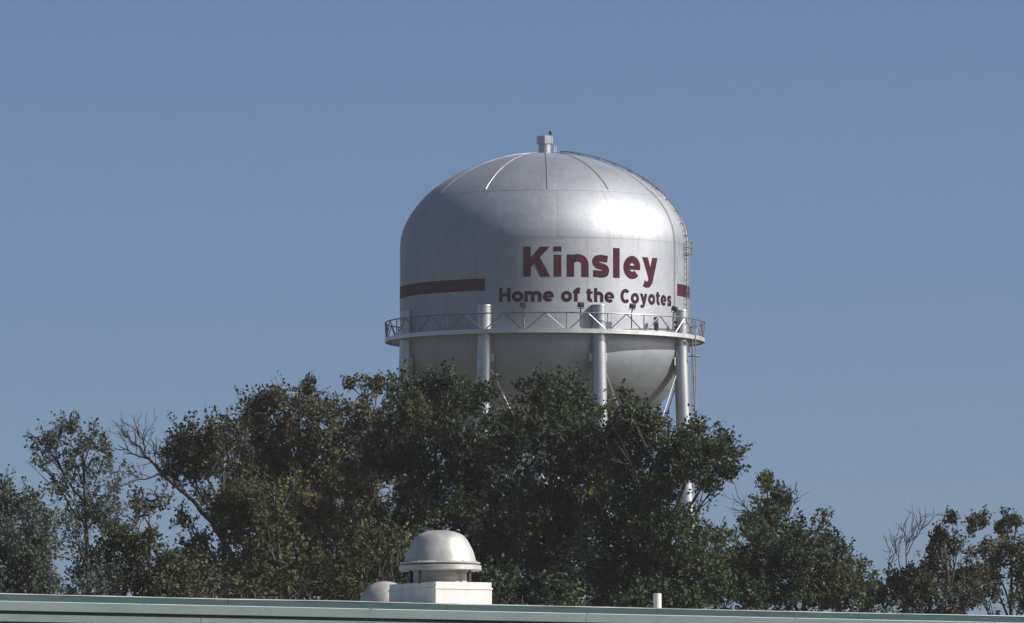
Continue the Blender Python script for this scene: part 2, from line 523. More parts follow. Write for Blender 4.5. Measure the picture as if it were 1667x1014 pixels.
# roof vent
vz = zt(250)
vent = MB(); vent.lathe([(10.2 * S, zt(252)), (10.2 * S, zt(235)), (.01, zt(235))], (CX, CY, 0), 12)
vent_o = tp('roof_vent', vent, M_leg, smooth=True, angle=R(35))
mb = MB(); mb.lathe([(.01, zt(235.2)), (11.5 * S, zt(235.2)), (13.4 * S, zt(233.5)), (13.4 * S, zt(222.5)), (12.2 * S, zt(221.3)), (.01, zt(221.3))], (CX, CY, 0), 8)
tp('vent_cap', mb, M_leg, parent=vent_o)
mb = MB(); c0 = Vector((CX + 9.0 * S, CY - 4 * S, zt(221.2)))
mb.tube([c0, c0 + Vector((.02, 0, .08))], .035, 6); mb.lathe([(.01, .06), (.085, .09), (.10, .17), (.05, .25), (.01, .26)], c0, 10)
tp('beacon', mb, M_dark, parent=vent_o, smooth=True)
mb = MB()
for dx in (15.5, 18.0):
    for dy in (-3, 5):
        q = Vector((CX + dx * S, CY + dy * S, zt(250.5)))
        mb.tube([q, q + Vector((0, 0, 13 * S))], .022, 6)
mb.tube([(CX + 15.5 * S, CY - 3 * S, zt(238)), (CX + 18 * S, CY - 3 * S, zt(238)), (CX + 18 * S, CY + 5 * S, zt(238)), (CX + 15.5 * S, CY + 5 * S, zt(238))], .02, 6)
tp('vent_guard', mb, M_steel, parent=vent_o)

# roof ladder standing off the dome, then the shell ladder down to the balcony
LPH = 74.5
prof_l = [(r, y) for r, y in dome if y > 250.6][::-1] + [(TR, 420), (TR, 470), (TR, 520), (TR, 551)]
lad = MB()
ladder = None
def off_prof(pr, d):
    out = []
    for i, (r, y) in enumerate(pr):
        a = pr[max(i - 1, 0)]; c = pr[min(i + 1, len(pr) - 1)]
        tx, ty = c[0] - a[0], c[1] - a[1]; l = math.hypot(tx, ty) or 1
        out.append((r + ty / l * d, y - tx / l * d))
    return out
lp = off_prof(prof_l, 4.2)
lp = [q for q in lp if q[0] > 16]
ladder = empty('ladder', (0, 0, 0)); ladder.parent = tower
sx, sy = math.cos(R(LPH)), math.sin(R(LPH))
tang = Vector((sx, sy, 0))
def lad_pt(r, y, side): return ring(LPH, r, zt(y)) + tang * (.24 * side)
for side in (-1, 1):
    mb = MB(); mb.tube([lad_pt(r, y, side) for r, y in lp], .026, 6)
    tp('ladder_rail', mb, M_ladder, parent=ladder)
def resample(pr, d):
    out = [pr[0]]; acc = 0
    for a, b_ in zip(pr, pr[1:]):
        l = math.hypot(b_[0] - a[0], b_[1] - a[1]); pos = d - acc
        while pos <= l:
            u = pos / l; out.append((a[0] + (b_[0] - a[0]) * u, a[1] + (b_[1] - a[1]) * u)); pos += d
        acc = (acc + l) % d
    return out
for r, y in resample(lp, .32 / S):
    mb = MB(); mb.tube([lad_pt(r, y, -1), lad_pt(r, y, 1)], .018, 5)
    tp('ladder_rung', mb, M_ladder, parent=ladder)
for (r, y), (r0, y0) in list(zip(lp, off_prof(prof_l, 1.0)[-len(lp):]))[::6]:
    mb = MB()
    for side in (-1, 1): mb.tube([lad_pt(r, y, side), lad_pt(r0, y0, side)], .03, 5)
    tp('ladder_bracket', mb, M_ladder, parent=ladder)
# safety hoops at the head of the vertical run
hoops = MB()
for y in (399, 408, 418):
    pts = [ring(LPH, TR + 4.2, zt(y)) + tang * (.36 * math.cos(R(a))) + Vector((sy, -sx, 0)) * (.26 * math.sin(R(a))) for a in range(0, 181, 20)]
    hoops.tube(pts, .022, 5)
for a in (30, 90, 150):
    q = tang * (.36 * math.cos(R(a))) + Vector((sy, -sx, 0)) * (.26 * math.sin(R(a)))
    hoops.tube([ring(LPH, TR + 4.2, zt(397)) + q, ring(LPH, TR + 4.2, zt(420)) + q], .025, 5)
tp('ladder_cage', hoops, M_ladder, parent=ladder)

# conduit that comes down the shoulder and shell
for ph, y_end in ((62, 540),):
    pr = off_prof([q for q in dome if q[1] > 318][::-1] + [(TR, 430), (TR, y_end)], 1.6)
    mb = MB(); mb.tube([ring(ph, r, zt(y)) for r, y in pr], .022, 6)
    tp('conduit', mb, M_galvd, smooth=True)

# balcony
BR, B_IN = 260.0, TR + .3
mb = MB()
z0, z1, zl = zt(558), zt(551.2), zt(554)
mb.lathe([(B_IN * S, zl), ((BR - .6) * S, zl), ((BR - .6) * S, z0), (BR * S, z0), (BR * S, z1), ((BR - .6) * S, z1), ((BR - .6) * S, zl + .05), (B_IN * S, zl + .05)], (CX, CY, 0), 128)
balcony = tp('balcony', mb, M_steel, smooth=True, angle=R(30))
RAIL_Y = 526.0
mb = MB(); mb.lathe([(BR * S + .035 * math.cos(q), zt(RAIL_Y) + .035 * math.sin(q)) for q in np.linspace(0, 2 * math.pi, 8, endpoint=False)], (CX, CY, 0), 128, True)
tp('handrail', mb, M_rail, parent=balcony, smooth=True)
POST0 = 0.0
for k in range(24):
    ph = POST0 + 15 * k
    mb = MB(); mb.tube([ring(ph + 7.5, BR - .8, zt(552)), ring(ph + 7.5, BR - .8, zt(RAIL_Y))], .034, 6)
    tp('railing_post', mb, M_rail, parent=balcony)
    for s_ in (1, -1):
        mb = MB(); mb.tube([ring(ph, BR - .3, zt(RAIL_Y)), ring(ph + 6.4 * s_, BR - .3, zt(551))], .030, 6)
        tp('railing_brace', mb, M_rail, parent=balcony)
# brackets that carry the floor
for k in range(48):
    ph = 7.5 * k + 2
    if min(abs((ph - q + 180) % 360 - 180) for q in LEG_PHI) < 4: continue
    mb = MB(); a, b_ = ring(ph, TR + .2, zt(555.5)), ring(ph, BR - 1, zt(555.5))
    ax = (b_ - a).normalized()
    mb.box((a + b_) / 2, ((b_ - a).length, .02, .07), (ax, ax.cross(Vector((0, 0, 1))), Vector((0, 0, 1))))
    tp('floor_bracket', mb, M_steel, parent=balcony)

# legs
FL = .040
y_top, z_top = 512.0, zt(512)
z_kink = zt(566)
def leg_c(ph, z):
    ex = max(0, z_kink - z) * FL
    return ring(ph, 239 + ex / S, z)
legs = []
Z_MID = zt(994)
G_Z = zt(592)
for ph in LEG_PHI:
    mb = MB()
    zs = [.25, 8, 16, z_kink, z_top - .03]
    mb.tube([leg_c(ph, z) for z in zs], 11.6 * S, 28)
    lg = tp('leg', mb, M_leg, smooth=True, angle=R(50)); legs.append(lg)
    mb = MB(); c = leg_c(ph, z_top); mb.lathe([(.01, .02), (11.9 * S, .02), (12.2 * S, -.02), (12.2 * S, -.05)], c, 28)
    tp('leg_cap', mb, M_leg, parent=lg, smooth=True, angle=R(50))
    for zz in (zt(566) - 7, zt(566) - 14, zt(566) - 21):
        mb = MB(); c = leg_c(ph, zz); mb.lathe([(11.6 * S - .01, -.03), (11.6 * S + .012, -.02), (11.6 * S + .012, .02), (11.6 * S - .01, .03)], c, 28)
        tp('weld_ring', mb, M_leg, parent=lg, smooth=True, angle=R(50))
    mb = MB(); c = leg_c(ph, 0); mb.lathe([(.9, -.3), (.9, .22), (.62, .25), (.01, .25)], c, 20)
    tp('footing', mb, M_concrete, parent=lg)
# rods, struts and gussets
for i in range(8):
    pa, pb = LEG_PHI[i], LEG_PHI[(i + 1) % 8]
    for z_hi, z_lo in ((G_Z, Z_MID + .3), (Z_MID - .3, 1.0)):
        for p, q in ((pa, pb), (pb, pa)):
            A, B = leg_c(p, z_hi), leg_c(q, z_lo)
            d = (B - A).normalized()
            rd = MB(); rd.tube([A + d * .25, B - d * .3], .038, 6)
            tp('brace_rod', rd, M_leg)
            h = Vector((d.x, d.y, 0)).normalized()
            gp = MB(); gp.box(A + h * .42 - Vector((0, 0, .1)), (.20, .03, .42), (h, h.cross(Vector((0, 0, 1))), Vector((0, 0, 1))))
            tp('gusset', gp, M_leg, bevel=.012)
    st = MB(); A, B = leg_c(pa, Z_MID), leg_c(pb, Z_MID); st.tube([A, B], .14, 10)
    tp('strut', st, M_leg, smooth=True)
# riser
mb = MB(); mb.tube([(CX, CY, .1), (CX, CY, zt(712))], 1.0, 32)
tp('riser_pipe', mb, M_leg, smooth=True, angle=R(50))

# leg ladder and the pair of cables beside it
LP2 = 66.0
ll = empty('leg_ladder', (0, 0, 0)); ll.parent = tower
outw = Vector((math.sin(R(LP2 + 26)), -math.cos(R(LP2 + 26)), 0)); tg2 = Vector((outw.y, -outw.x, 0))
def l2(z, side, d=.62): return leg_c(LP2, z) + outw * d + tg2 * (.2 * side)
for side in (-1, 1):
    mb = MB(); mb.tube([l2(z, side) for z in (.3, 10, z_kink, zt(552))], .03, 6)
    tp('ladder_rail', mb, M_ladder, parent=ll)
rungs = MB(); z = .8
while z < zt(556):
    rungs.tube([l2(z, -1), l2(z, 1)], .014, 5); z += .32
tp('ladder_rungs', rungs, M_ladder, parent=ll)['kind'] = 'stuff'
for z in np.arange(2.5, zt(560), 3.4):
    mb = MB()
    pts = [l2(z, 0) + tg2 * (.36 * math.cos(R(a))) + outw * (.42 * math.sin(R(a))) for a in range(0, 181, 20)]
    mb.tube([leg_c(LP2, z)] + [l2(z, 1)] + pts[:1], .03, 5); mb.tube(pts, .03, 5)
    tp('ladder_hoop', mb, M_ladder, parent=ll)
for dpx in (1125.8, 1131.4):
    u = at(dpx, 500, TD - 60 * S).x
    yy = CY - 95 * S
    mb = MB(); mb.tube([(u, yy, .1), (u, yy, zt(528))], .032, 6)
    tp('down_cable', mb, M_ladder)
c = leg_c(LP2, zt(565))
mb = MB(); mb.box(c + Vector((.55, -.12, .0)), (.85, .06, .06)); mb.box(c + Vector((.3, -.3, .0)), (.16, .16, .14))
tp('cable_bracket', mb, M_galvd)

# flood lamps on the railing, aimed back at the lettering
def flood(px, label):
    ph = math.degrees(math.asin((px - 887) / BR))
    base = ring(ph, BR + .2, zt(549))
    o = empty('flood_lamp', base, label, 'flood lamp', 'flood lamps along the tower balcony')
    inw = Vector((-math.sin(R(ph)), math.cos(R(ph)), 0)); side = Vector((inw.y, -inw.x, 0)); up = Vector((0, 0, 1))
    top = zt(516.5) - base.z
    mb = MB(); mb.tube([(0, 0, 0), (0, 0, top * .75), -inw * .10 + up * top], .034, 6)
    mb.build('pole', M_dark, o)
    aim = (inw * .9 + Vector((0, 0, .35))).normalized(); u2 = side.cross(aim).normalized()
    if u2.z < 0: u2 = -u2
    hc = -inw * .10 + up * (top + .10)
    mb = MB(); mb.box(hc, (.30, .20, .24), (side, aim, u2)); mb.box(hc - aim * .13, (.16, .10, .14), (side, aim, u2))
    hd = mb.build('lamp_head', M_dark, o, bevel=.02)
    mb = MB(); mb.box(hc + aim * .104, (.25, .006, .19), (side, aim, u2)); mb.build('lens', M_glass, hd)
    mb = MB(); mb.tube([hc + side * .17, hc + side * .17 - u2 * .2, hc - side * .17 - u2 * .2, hc - side * .17], .018, 5); mb.build('yoke', M_dark, o)
flood(851.5, 'small dark flood lamp on the balcony rail below the word Home, leftmost of the four')
flood(942.5, 'small dark flood lamp on the balcony rail just left of the third visible leg')
flood(1024.5, 'small dark flood lamp on the balcony rail below the first letters of Coyotes')
flood(1092.0, 'small dark flood lamp on the balcony rail beside the right leg, rightmost of the four')

# equipment on the balcony floor
def gear(px, label, tall):
    ph = math.degrees(math.asin((px - 887) / 248))
    base = ring(ph, 248, zt(553) )
    base.z = zt(554) + .05
    o = empty('antenna_unit', base, label, 'antenna unit', 'antenna units on the tower balcony')
    mb = MB(); mb.tube([(0, 0, 0), (0, 0, tall)], .035, 6); mb.build('mast', M_dark, o)
    mb = MB(); mb.box((0.02, -.06, tall * .42), (.24, .16, .34)); mb.build('radio_box', M_dark, o, bevel=.03)
    mb = MB(); mb.lathe([(.01, .10), (.11, .06), (.135, 0), (.11, -.06), (.01, -.08)], (0, -.06, tall), 12); mb.build('dish', M_dark, o, smooth=True)
gear(1064.5, 'small dark antenna unit on the balcony floor under the last letters of Coyotes', .72)
gear(1098.0, 'small dark antenna unit on the balcony floor tight against the right leg', .62)

# ------------------------------------------------------------------ building with the green roof edge
DIR = Vector((.8, .6, 0)); NRM = Vector((.6, -.8, 0)); UP = Vector((0, 0, 1))
P0 = at(833.5, 985.2, 87.0)
EZ = P0.z
bld = empty('building', (P0.x, P0.y, 0), 'low building whose green metal roof edge and gutter cross the bottom of the picture', 'building')
def bpt(t_, n_, z): return Vector((DIR.x * t_ + NRM.x * n_, DIR.y * t_ + NRM.y * n_, z))
T0, T1 = -34.0, 34.0
def extr(prof, t0, t1, wob=0):
    """closed section (n, z) swept along the eave; z from the roof edge"""
    mb = MB(); n = len(prof); steps = max(1, int((t1 - t0) / 1.0)) if wob else 1
    vs, fs = [], []
    for i in range(steps + 1):
        tt = t0 + (t1 - t0) * i / steps
        dz = wob * noise.noise(Vector((tt * .55, 3.1, 0))) if wob else 0
        vs += [bpt(tt, p[0], EZ + p[1] + dz) for p in prof]
    for i in range(steps):
        for k in range(n):
            k2 = (k + 1) % n
            fs.append([i * n + k, i * n + k2, (i + 1) * n + k2, (i + 1) * n + k])
    fs.append(list(range(n))); fs.append([steps * n + k for k in range(n)][::-1])
    mb.add(vs, fs)
    return mb
# roof sheets
k = 0
tt = T0
while tt < T1 - .01:
    mb = MB()
    a, b_ = tt + .006, tt + .994
    zz = lambda n_: EZ - .03 + n_ * .004
    vs = [bpt(a, .06, zz(.06)), bpt(b_, .06, zz(.06)), bpt(b_, -18, zz(.06)), bpt(a, -18, zz(.06))]
    vs += [v - UP * .03 for v in vs]
    mb.add(vs, [[0, 1, 2, 3], [4, 7, 6, 5], [0, 4, 5, 1], [1, 5, 6, 2], [2, 6, 7, 3], [3, 7, 4, 0]])
    ra = MB(); 
    for q in (a + .02,):
        mb.box(bpt(q, -9, EZ - .02), (.025, 17.9, .03), (DIR, NRM, UP))
    mb.build('roof_sheet', M_roof, bld)
    tt += 1.0
# rounded edge of the roof, its sun glint painted in, in lengths
tt = T0
while tt < T1 - .01:
    prof = [(.105 + .014 * math.cos(q), -.006 + .010 * math.sin(q)) for q in np.linspace(0, 2 * math.pi, 10, endpoint=False)]
    extr(prof, tt, tt + 2.995, .010).build('edge_trim', M_trim, bld, smooth=True)
    prof = [(.10, -.012), (.118, -.014), (.112, -.078), (.095, -.078)]
    extr(prof, tt, tt + 2.995).build('drip_flashing', M_teal, bld)
    tt += 3.0
# gutter sections with joint straps
tt = T0 + 1.43
while tt < T1 - 2:
    prof = [(.085, -.0785), (.128, -.0785), (.131, -.084), (.131, -.180), (.124, -.187), (.085, -.187)]
    extr(prof, tt + .001, tt + 3.048).build('gutter_section', M_pale, bld, bevel=0)
    prof = [(.086, -.0783), (.1285, -.0783), (.1328, -.084), (.1328, -.1805), (.125, -.1885), (.086, -.1885)]
    extr(prof, tt - .02, tt + .02).build('gutter_joint', M_pale, bld)
    tt += 3.05
extr([(.00, -.10), (.05, -.10), (.05, -.216), (.00, -.216)], T0, T1).build('gap_shade_strip', M_dark, bld)  # dark strip paints the shade of the gap between gutter and fascia
tt = T0 + .4
while tt < T1 - 2:
    extr([(.04, -.2195), (.120, -.2195), (.120, -.298), (.04, -.298)], tt + .002, tt + 3.65).build('fascia_board', M_pale, bld)
    tt += 3.655
extr([(-.55, -.300), (.035, -.300), (.035, -.325), (-.55, -.325)], T0, T1).build('soffit', M_teal, bld)
mb = MB()
for (n0, n1, a, b_) in ((-.5, -.3, T0 + .5, T1 - .5), (-17.9, -17.7, T0 + .5, T1 - .5)):
    mb.box(bpt((a + b_) / 2, (n0 + n1) / 2, (EZ - .33) / 2), (b_ - a, n1 - n0, EZ - .33), (DIR, NRM, UP))
for a in (T0 + .6, T1 - .6):
    mb.box(bpt(a, -9.1, (EZ - .33) / 2), (.2, 17.2, EZ - .34), (DIR, NRM, UP))
mb.build('wall', M_wall, bld)
for q in range(-24, 25, 8):
    mb = MB(); mb.box(bpt(q, -.285, 1.9), (2.2, .06, 1.3), (DIR, NRM, UP)); wf = mb.build('window', M_pale, bld)
    mb = MB(); mb.box(bpt(q, -.25, 1.9), (2.06, .012, 1.16), (DIR, NRM, UP)); mb.build('pane', M_glass, wf)

# ------------------------------------------------------------------ things on the roof
def on_roof(px, back):
    """point on the roof straight behind image column px, 'back' metres behind the eave"""
    u = (px - PW / 2) / FPX
    # eave line P0 + DIR t - NRM back
    ox, oy = P0.x - NRM.x * back, P0.y - NRM.y * back
    kx = u / math.cos(PITCH)
    t_ = (kx * oy - ox) / (DIR.x - kx * DIR.y)
    return Vector((ox + DIR.x * t_, oy + DIR.y * t_, EZ - .034))
c = on_roof(717, .85)
fan = empty('roof_exhaust_fan', c, 'large domed metal exhaust fan on a square white curb at the roof edge', 'exhaust fan', rotz=R(28))
k = c.y / FPX * 1.003
H0 = 36.5 * k
mb = MB(); mb.box((0, 0, (H0 - .01) / 2 - .02), (.725, 1.16, H0 + .02)); mb.build('curb', M_white, fan, bevel=.008)
mb = MB(); mb.box((0, 0, H0 + .005), (.717, 1.152, .066)); mb.box((0, 0, H0 - .035), (.74, 1.175, .02)); mb.build('curb_cap', M_white, fan, bevel=.006)
ztop = H0 + .04
mb = MB(); mb.lathe([(.01, ztop - .02), (.335, ztop - .02), (.305, ztop + .02), (.300, ztop + .20), (.01, ztop + .20)], (0, 0, 0), 40); mb.build('fan_base', M_galvd, fan, smooth=True)
for a in range(4):
    q = R(45 + 90 * a - 36.87 + 20)
    mb = MB(); mb.box((.405 * math.sin(q), -.405 * math.cos(q), ztop + .065), (.03, .03, .16)); mb.build('support', M_dark, fan)
zb = ztop + .140
mb = MB(); mb.lathe([(.31, zb + .02), (.455, zb + .0), (.472, zb + .012), (.468, zb + .062), (.440, zb + .070), (.31, zb + .055)], (0, 0, 0), 56); mb.build('wind_band', M_galv, fan, smooth=True, angle=R(35))
zr = zb + .078
prof = [(.40, zr - .008), (.455, zr + .0), (.462, zr + .012), (.452, zr + .022), (.418, zr + .028)] + smooth_prof([(.410 * a, zr + .03 + .36 * b_) for a, b_ in ((1.0, 0), (.965, .15), (.92, .32), (.88, .42), (.80, .60), (.725, .73), (.64, .825), (.54, .89), (.39, .95), (.21, .985), (.02, 1.0))], 3)
mb = MB(); mb.lathe(prof, (0, 0, 0), 64); mb.build('dome', M_galv, fan, smooth=True, angle=R(35))
mb = MB(); mb.lathe([(.455, zb + .064), (.458, zb + .064), (.458, zr), (.455, zr)], (0, 0, 0), 40, True); 
mb = MB()
for a in range(10):
    q = R(36 * a + 9); mb.tube([(.43 * math.sin(q), -.43 * math.cos(q), zr + .02), (.43 * math.sin(q), -.43 * math.cos(q), zr + .036)], .009, 6)
mb.build('rim_bolt', M_galvd, fan)['kind'] = 'stuff'

c = on_roof(627, 2.2)
k = c.y / FPX * 1.003
dv = empty('roof_vent_dome', c, 'smaller plain metal vent dome half hidden behind the white curb of the big fan', 'roof vent')
prof = [(.315, -.02), (.315, .03), (.302, .05)] + [(.300 * math.cos(q) ** .9, .06 + .30 * math.sin(q)) for q in np.linspace(.02, math.pi / 2 * .95, 14)] + [(.01, .362)]
mb = MB(); mb.lathe(prof, (0, 0, 0), 48); mb.build('hood', M_galv, dv, smooth=True, angle=R(35))
mb = MB(); mb.lathe([(.26, -.05), (.26, .05), (.25, .05), (.25, -.05)], (0, 0, 0), 32, True); mb.build('collar', M_galvd, dv)

c = on_roof(1069.5, .55)
pv = empty('vent_pipe', c, 'short white plastic vent pipe standing alone on the roof edge', 'vent pipe')
mb = MB(); mb.lathe([(.034, .02), (.047, .02), (.047, .225), (.040, .228), (.036, .18), (.034, .02)], (0, 0, 0), 20); mb.build('pipe', M_white, pv, smooth=True, angle=R(35))
mb = MB(); mb.lathe([(.10, -.005), (.098, .012), (.058, .028), (.052, .062), (.048, .062)], (0, 0, 0), 20); mb.build('boot', M_white, pv, smooth=True, angle=R(35))

# ------------------------------------------------------------------ trees
L_dark = leaf_mat('leaves_dark_green', [(0.0188, 0.0283, 0.0191), (0.0349, 0.0481, 0.0278), (0.0563, 0.0708, 0.0352), (0.1007, 0.1047, 0.0410)])
L_brown = leaf_mat('leaves_brown_green', [(0.0242, 0.0297, 0.0205), (0.0457, 0.0495, 0.0307), (0.0751, 0.0708, 0.0410), (0.1234, 0.1047, 0.0498)])
L_grey = leaf_mat('leaves_grey_green', [(0.0376, 0.0495, 0.0425), (0.0591, 0.0722, 0.0614), (0.0832, 0.0991, 0.0805), (0.1141, 0.1274, 0.0966)])
L_yel = leaf_mat('leaves_yellow_green', [(0.0295, 0.0397, 0.0205), (0.0537, 0.0651, 0.0293), (0.0859, 0.0906, 0.0352), (0.1476, 0.1387, 0.0498)])

def crown_mesh(name, lobes, dist, mat, parent, rng, dens=3.2, leaf=.15, twig=.42, shoot=.35):
    """leaves on short twigs spread through lobes; lobes are (x, y, rx, ry) in photograph pixels at this distance"""
    k = dist / FPX
    base = np.array(parent.location)
    P, D, T = [], [], []
    for (x, y, rx, ry, *opt) in lobes:
        c = np.array(at(x, y + (2 if rx >= 11 else 0), dist)); dy = rng.normal(0, .7)
        a, h = rx * k, ry * k
        depth = max(a, .55)
        dn = dens * 2.05 * (opt[0] if opt else 1.0) * (2.6 if rx < 11 else 1.0)
        nl = int(dn * math.pi * a * h / (.5 * leaf * leaf * .62))
        ntw = max(6, nl // 13)
        tone = rng.normal(0, .13)
        # sub-clumps make light and dark tufts with gaps between
        nsub = max(4, int(ntw / 16))
        u = rng.normal(size=(nsub, 3)); u /= np.linalg.norm(u, axis=1)[:, None]
        rad = rng.random(nsub) ** .42
        sub = u * rad[:, None] * np.array([a, depth, h])
        idx = rng.integers(0, nsub, ntw)
        sr = np.clip(.20 + .16 * rng.random(nsub), 0, max(.12, .75 * min(a, h)))
        p0 = sub[idx] + rng.normal(size=(ntw, 3)) * (sr[idx, None] * .52)
        out = sub[idx] / np.array([a, depth, h])
        dr = out * .8 + np.array([0, 0, .45]) + rng.normal(size=(ntw, 3)) * .55
        ln = twig * (.45 + .75 * rng.random(ntw))
        up = (rng.random(ntw) < shoot * .3) & (out[:, 2] > .15)
        dr[up] = dr[up] * .35 + np.array([0, 0, 1.0]); ln[up] *= 1.35
        if rx < 11:                              # upright tuft: leaves crowd along a few erect shoots
            dr = np.array([0, 0, 1.0]) + rng.normal(size=(ntw, 3)) * .22; ln *= .75
        dr /= np.linalg.norm(dr, axis=1)[:, None]
        m_ = 13
        s_ = np.linspace(0.0, 1.0, m_)[None, :] * ln[:, None]
        pos = p0[:, None, :] + dr[:, None, :] * s_[:, :, None] + rng.normal(size=(ntw, m_, 3)) * .035
        ld = dr[:, None, :] * .55 + rng.normal(size=(ntw, m_, 3)) * .62 + np.array([0, 0, -.12])
        ld /= np.linalg.norm(ld, axis=2)[:, :, None]
        tint = np.clip(.38 + tone + rng.normal(0, .21, nsub)[idx][:, None] + rng.normal(0, .16, (ntw, m_)), 0, 1)  # random leaf tone; the spread per sub-clump also paints in shadow depth
        P.append((pos + c + np.array([0, dy, 0]) - base).reshape(-1, 3)); D.append(ld.reshape(-1, 3)); T.append(tint.reshape(-1))
    P = np.concatenate(P); D = np.concatenate(D); T = np.concatenate(T)
    n = len(P)
    q = rng.normal(size=(n, 3)); sd = np.cross(D, q); sd /= np.linalg.norm(sd, axis=1)[:, None]
    nr = np.cross(sd, D)
    L = leaf * (.55 + .95 * rng.random(n) ** 1.5); W = L * (.52 + .2 * rng.random(n))
    v = np.empty((n, 4, 3))
    v[:, 0] = P
    v[:, 1] = P + D * (L * .48)[:, None] + sd * (W / 2)[:, None] + nr * (W * .16)[:, None]
    v[:, 2] = P + D * L[:, None]
    v[:, 3] = P + D * (L * .48)[:, None] - sd * (W / 2)[:, None] + nr * (W * .16)[:, None]
    me = bpy.data.meshes.new(name)
    me.vertices.add(n * 4); me.vertices.foreach_set('co', v.reshape(-1).astype(np.float32))
    b4 = (np.arange(n) * 4)[:, None]
    li = np.concatenate([b4 + np.array([[0, 1, 2]]), b4 + np.array([[0, 2, 3]])], axis=1).reshape(-1)
    me.loops.add(n * 6); me.loops.foreach_set('vertex_index', li.astype(np.int32))
    me.polygons.add(n * 2); me.polygons.foreach_set('loop_start', (np.arange(n * 2) * 3).astype(np.int32))
    me.update(calc_edges=True)
    at_ = me.attributes.new('leaf_tint', 'FLOAT', 'POINT'); at_.data.foreach_set('value', np.repeat(T, 4).astype(np.float32))
    return link(name, me, mat, parent), n

LEAVES = 0
def wob_path(a, b_, rng, n=6, amp=.12, sag=0.0):
    a, b_ = Vector(a), Vector(b_); L = (b_ - a).length; out = []
    o = Vector(rng.normal(size=3)) * amp * L; o2 = Vector(rng.normal(size=3)) * amp * L * .5
    for i in range(n + 1):
        u = i / n
        out.append(a.lerp(b_, u) + o * (u * (1 - u) * 1.4) + o2 * math.sin(u * math.pi * 2) * .4 + Vector((0, 0, sag * u * (1 - u))))
    return out

def tree(name, label, cat, dist, base_x, lobes, mat, seed, dens=3.2, leaf=.097, twig=.36, shoot=.35, group=None, tr=.22, low=True, trunk_top=None):
    global LEAVES
    rng = np.random.default_rng(seed)
    b0 = at(base_x, 1000, dist); base = Vector((b0.x, dist, 0))
    o = empty(name, base, label, cat, group)
    lob = list(lobes)
    xs = [q[0] for q in lobes]
    if low:
        w = (max(xs) - min(xs)) * .35 + 30
        lob += [(base_x - w * .6, 1045, w * .7, 45, .35), (base_x + w * .6, 1055, w * .7, 45, .35)]
    cr, n = crown_mesh('crown', lob, dist, mat, o, rng, dens, leaf, twig, shoot); LEAVES += n
    # trunk with limbs reaching into each clump of the crown
    mb = MB()
    top_y = min(q[1] for q in lobes); tx = trunk_top or base_x + .5 * (np.mean(xs) - base_x)
    top = at(tx, top_y + 34, dist) - base
    path = wob_path((0, 0, 0), top, rng, 10, .02)
    rads = [tr * (1 - .9 * (i / 10) ** .8) + .012 for i in range(11)]
    rads[0] = tr * 1.35
    mb.tube(path, rads, 9)
    for (x, y, rx, ry, *op) in lob:
        if y > 1030 or (len(lobes) > 9 and rng.random() < .4): continue
        e = at(x, y, dist) - base + Vector((0, float(rng.normal(0, .35)), 0))
        zz = max(.15 * top.z, e.z - (abs(e.x - top.x) * .8 + .9))
        u = min(.96, max(.15, zz / top.z)); i = u * 10; i0 = int(i)
        s_ = path[i0].lerp(path[min(10, i0 + 1)], i - i0)
        r0 = min(.042, .55 * (rads[i0]))
        pp = wob_path(s_, e, rng, 6, .07, .15)
        mb.tube(pp, [r0 * (1 - .82 * j / 6) + .006 for j in range(7)], 6)
        for _ in range(5):
            q = e + Vector((float(rng.normal(0, rx * .55)), float(rng.normal(0, rx * .5)), float(rng.normal(ry * .2, ry * .55)))) * (dist / FPX)
            j = int(rng.integers(3, 6))
            mb.tube(wob_path(pp[j], q, rng, 4, .08), [.022, .018, .014, .010, .006], 4)
    mb.build('trunk', M_bark, o, smooth=True, angle=R(80))
    return o

TG = 'trees in the row between the roof and the tower'
tree('tree', 'dense dark tree cut off by the left edge of the picture', 'tree', 205, -10,
     [(-30, 835, 60, 50), (15, 812, 38, 26), (48, 828, 34, 28), (0, 885, 70, 50), (58, 890, 34, 45), (-20, 955, 80, 45), (60, 960, 38, 40), (10, 930, 60, 40), (30, 985, 70, 20), (40, 920, 44, 40)], L_grey, 11, 3.0, group=TG)
tree('tree', 'tall thin grey-green tree at the left with sky showing through its crown', 'tree', 235, 152,
     [(105, 700, 36, 20), (152, 706, 18, 18), (72, 722, 26, 16), (118, 742, 36, 24), (165, 742, 18, 22), (62, 752, 16, 10), (100, 788, 32, 20, .8), (160, 790, 30, 28, .8), (192, 775, 16, 18), (140, 838, 44, 32, .9), (188, 838, 24, 30, .8), (118, 868, 16, 24, .8), (155, 896, 46, 34), (172, 950, 60, 36), (112, 952, 24, 22), (150, 980, 60, 20), (60, 975, 30, 20)], L_grey, 12, 1.75, .097, .36, .5, TG, .20, trunk_top=135)
tree('tree', 'low yellowish bushy tree left of the leaning bare limbs', 'tree', 190, 232,
     [(240, 824, 34, 18, .7), (212, 868, 42, 32), (222, 925, 58, 40), (296, 942, 44, 30), (266, 972, 64, 28), (330, 965, 40, 26)], L_brown, 13, 3.0, group=TG)
tree('tree', 'brownish tree beside the bare limbs with small gaps of sky in it', 'tree', 215, 372,
     [(298, 716, 26, 26), (342, 704, 22, 20), (292, 762, 20, 28), (338, 764, 40, 36), (386, 716, 18, 24), (400, 745, 18, 20), (350, 812, 26, 26, .8), (390, 818, 44, 42), (332, 882, 12, 18, .8), (404, 880, 46, 52), (378, 935, 46, 42), (420, 965, 50, 30), (360, 978, 60, 22), (300, 850, 14, 16), (312, 905, 26, 32), (320, 945, 30, 34), (310, 740, 30, 34), (350, 745, 36, 36), (420, 800, 30, 44)], L_brown, 14, 3.0, shoot=.7, group=TG)
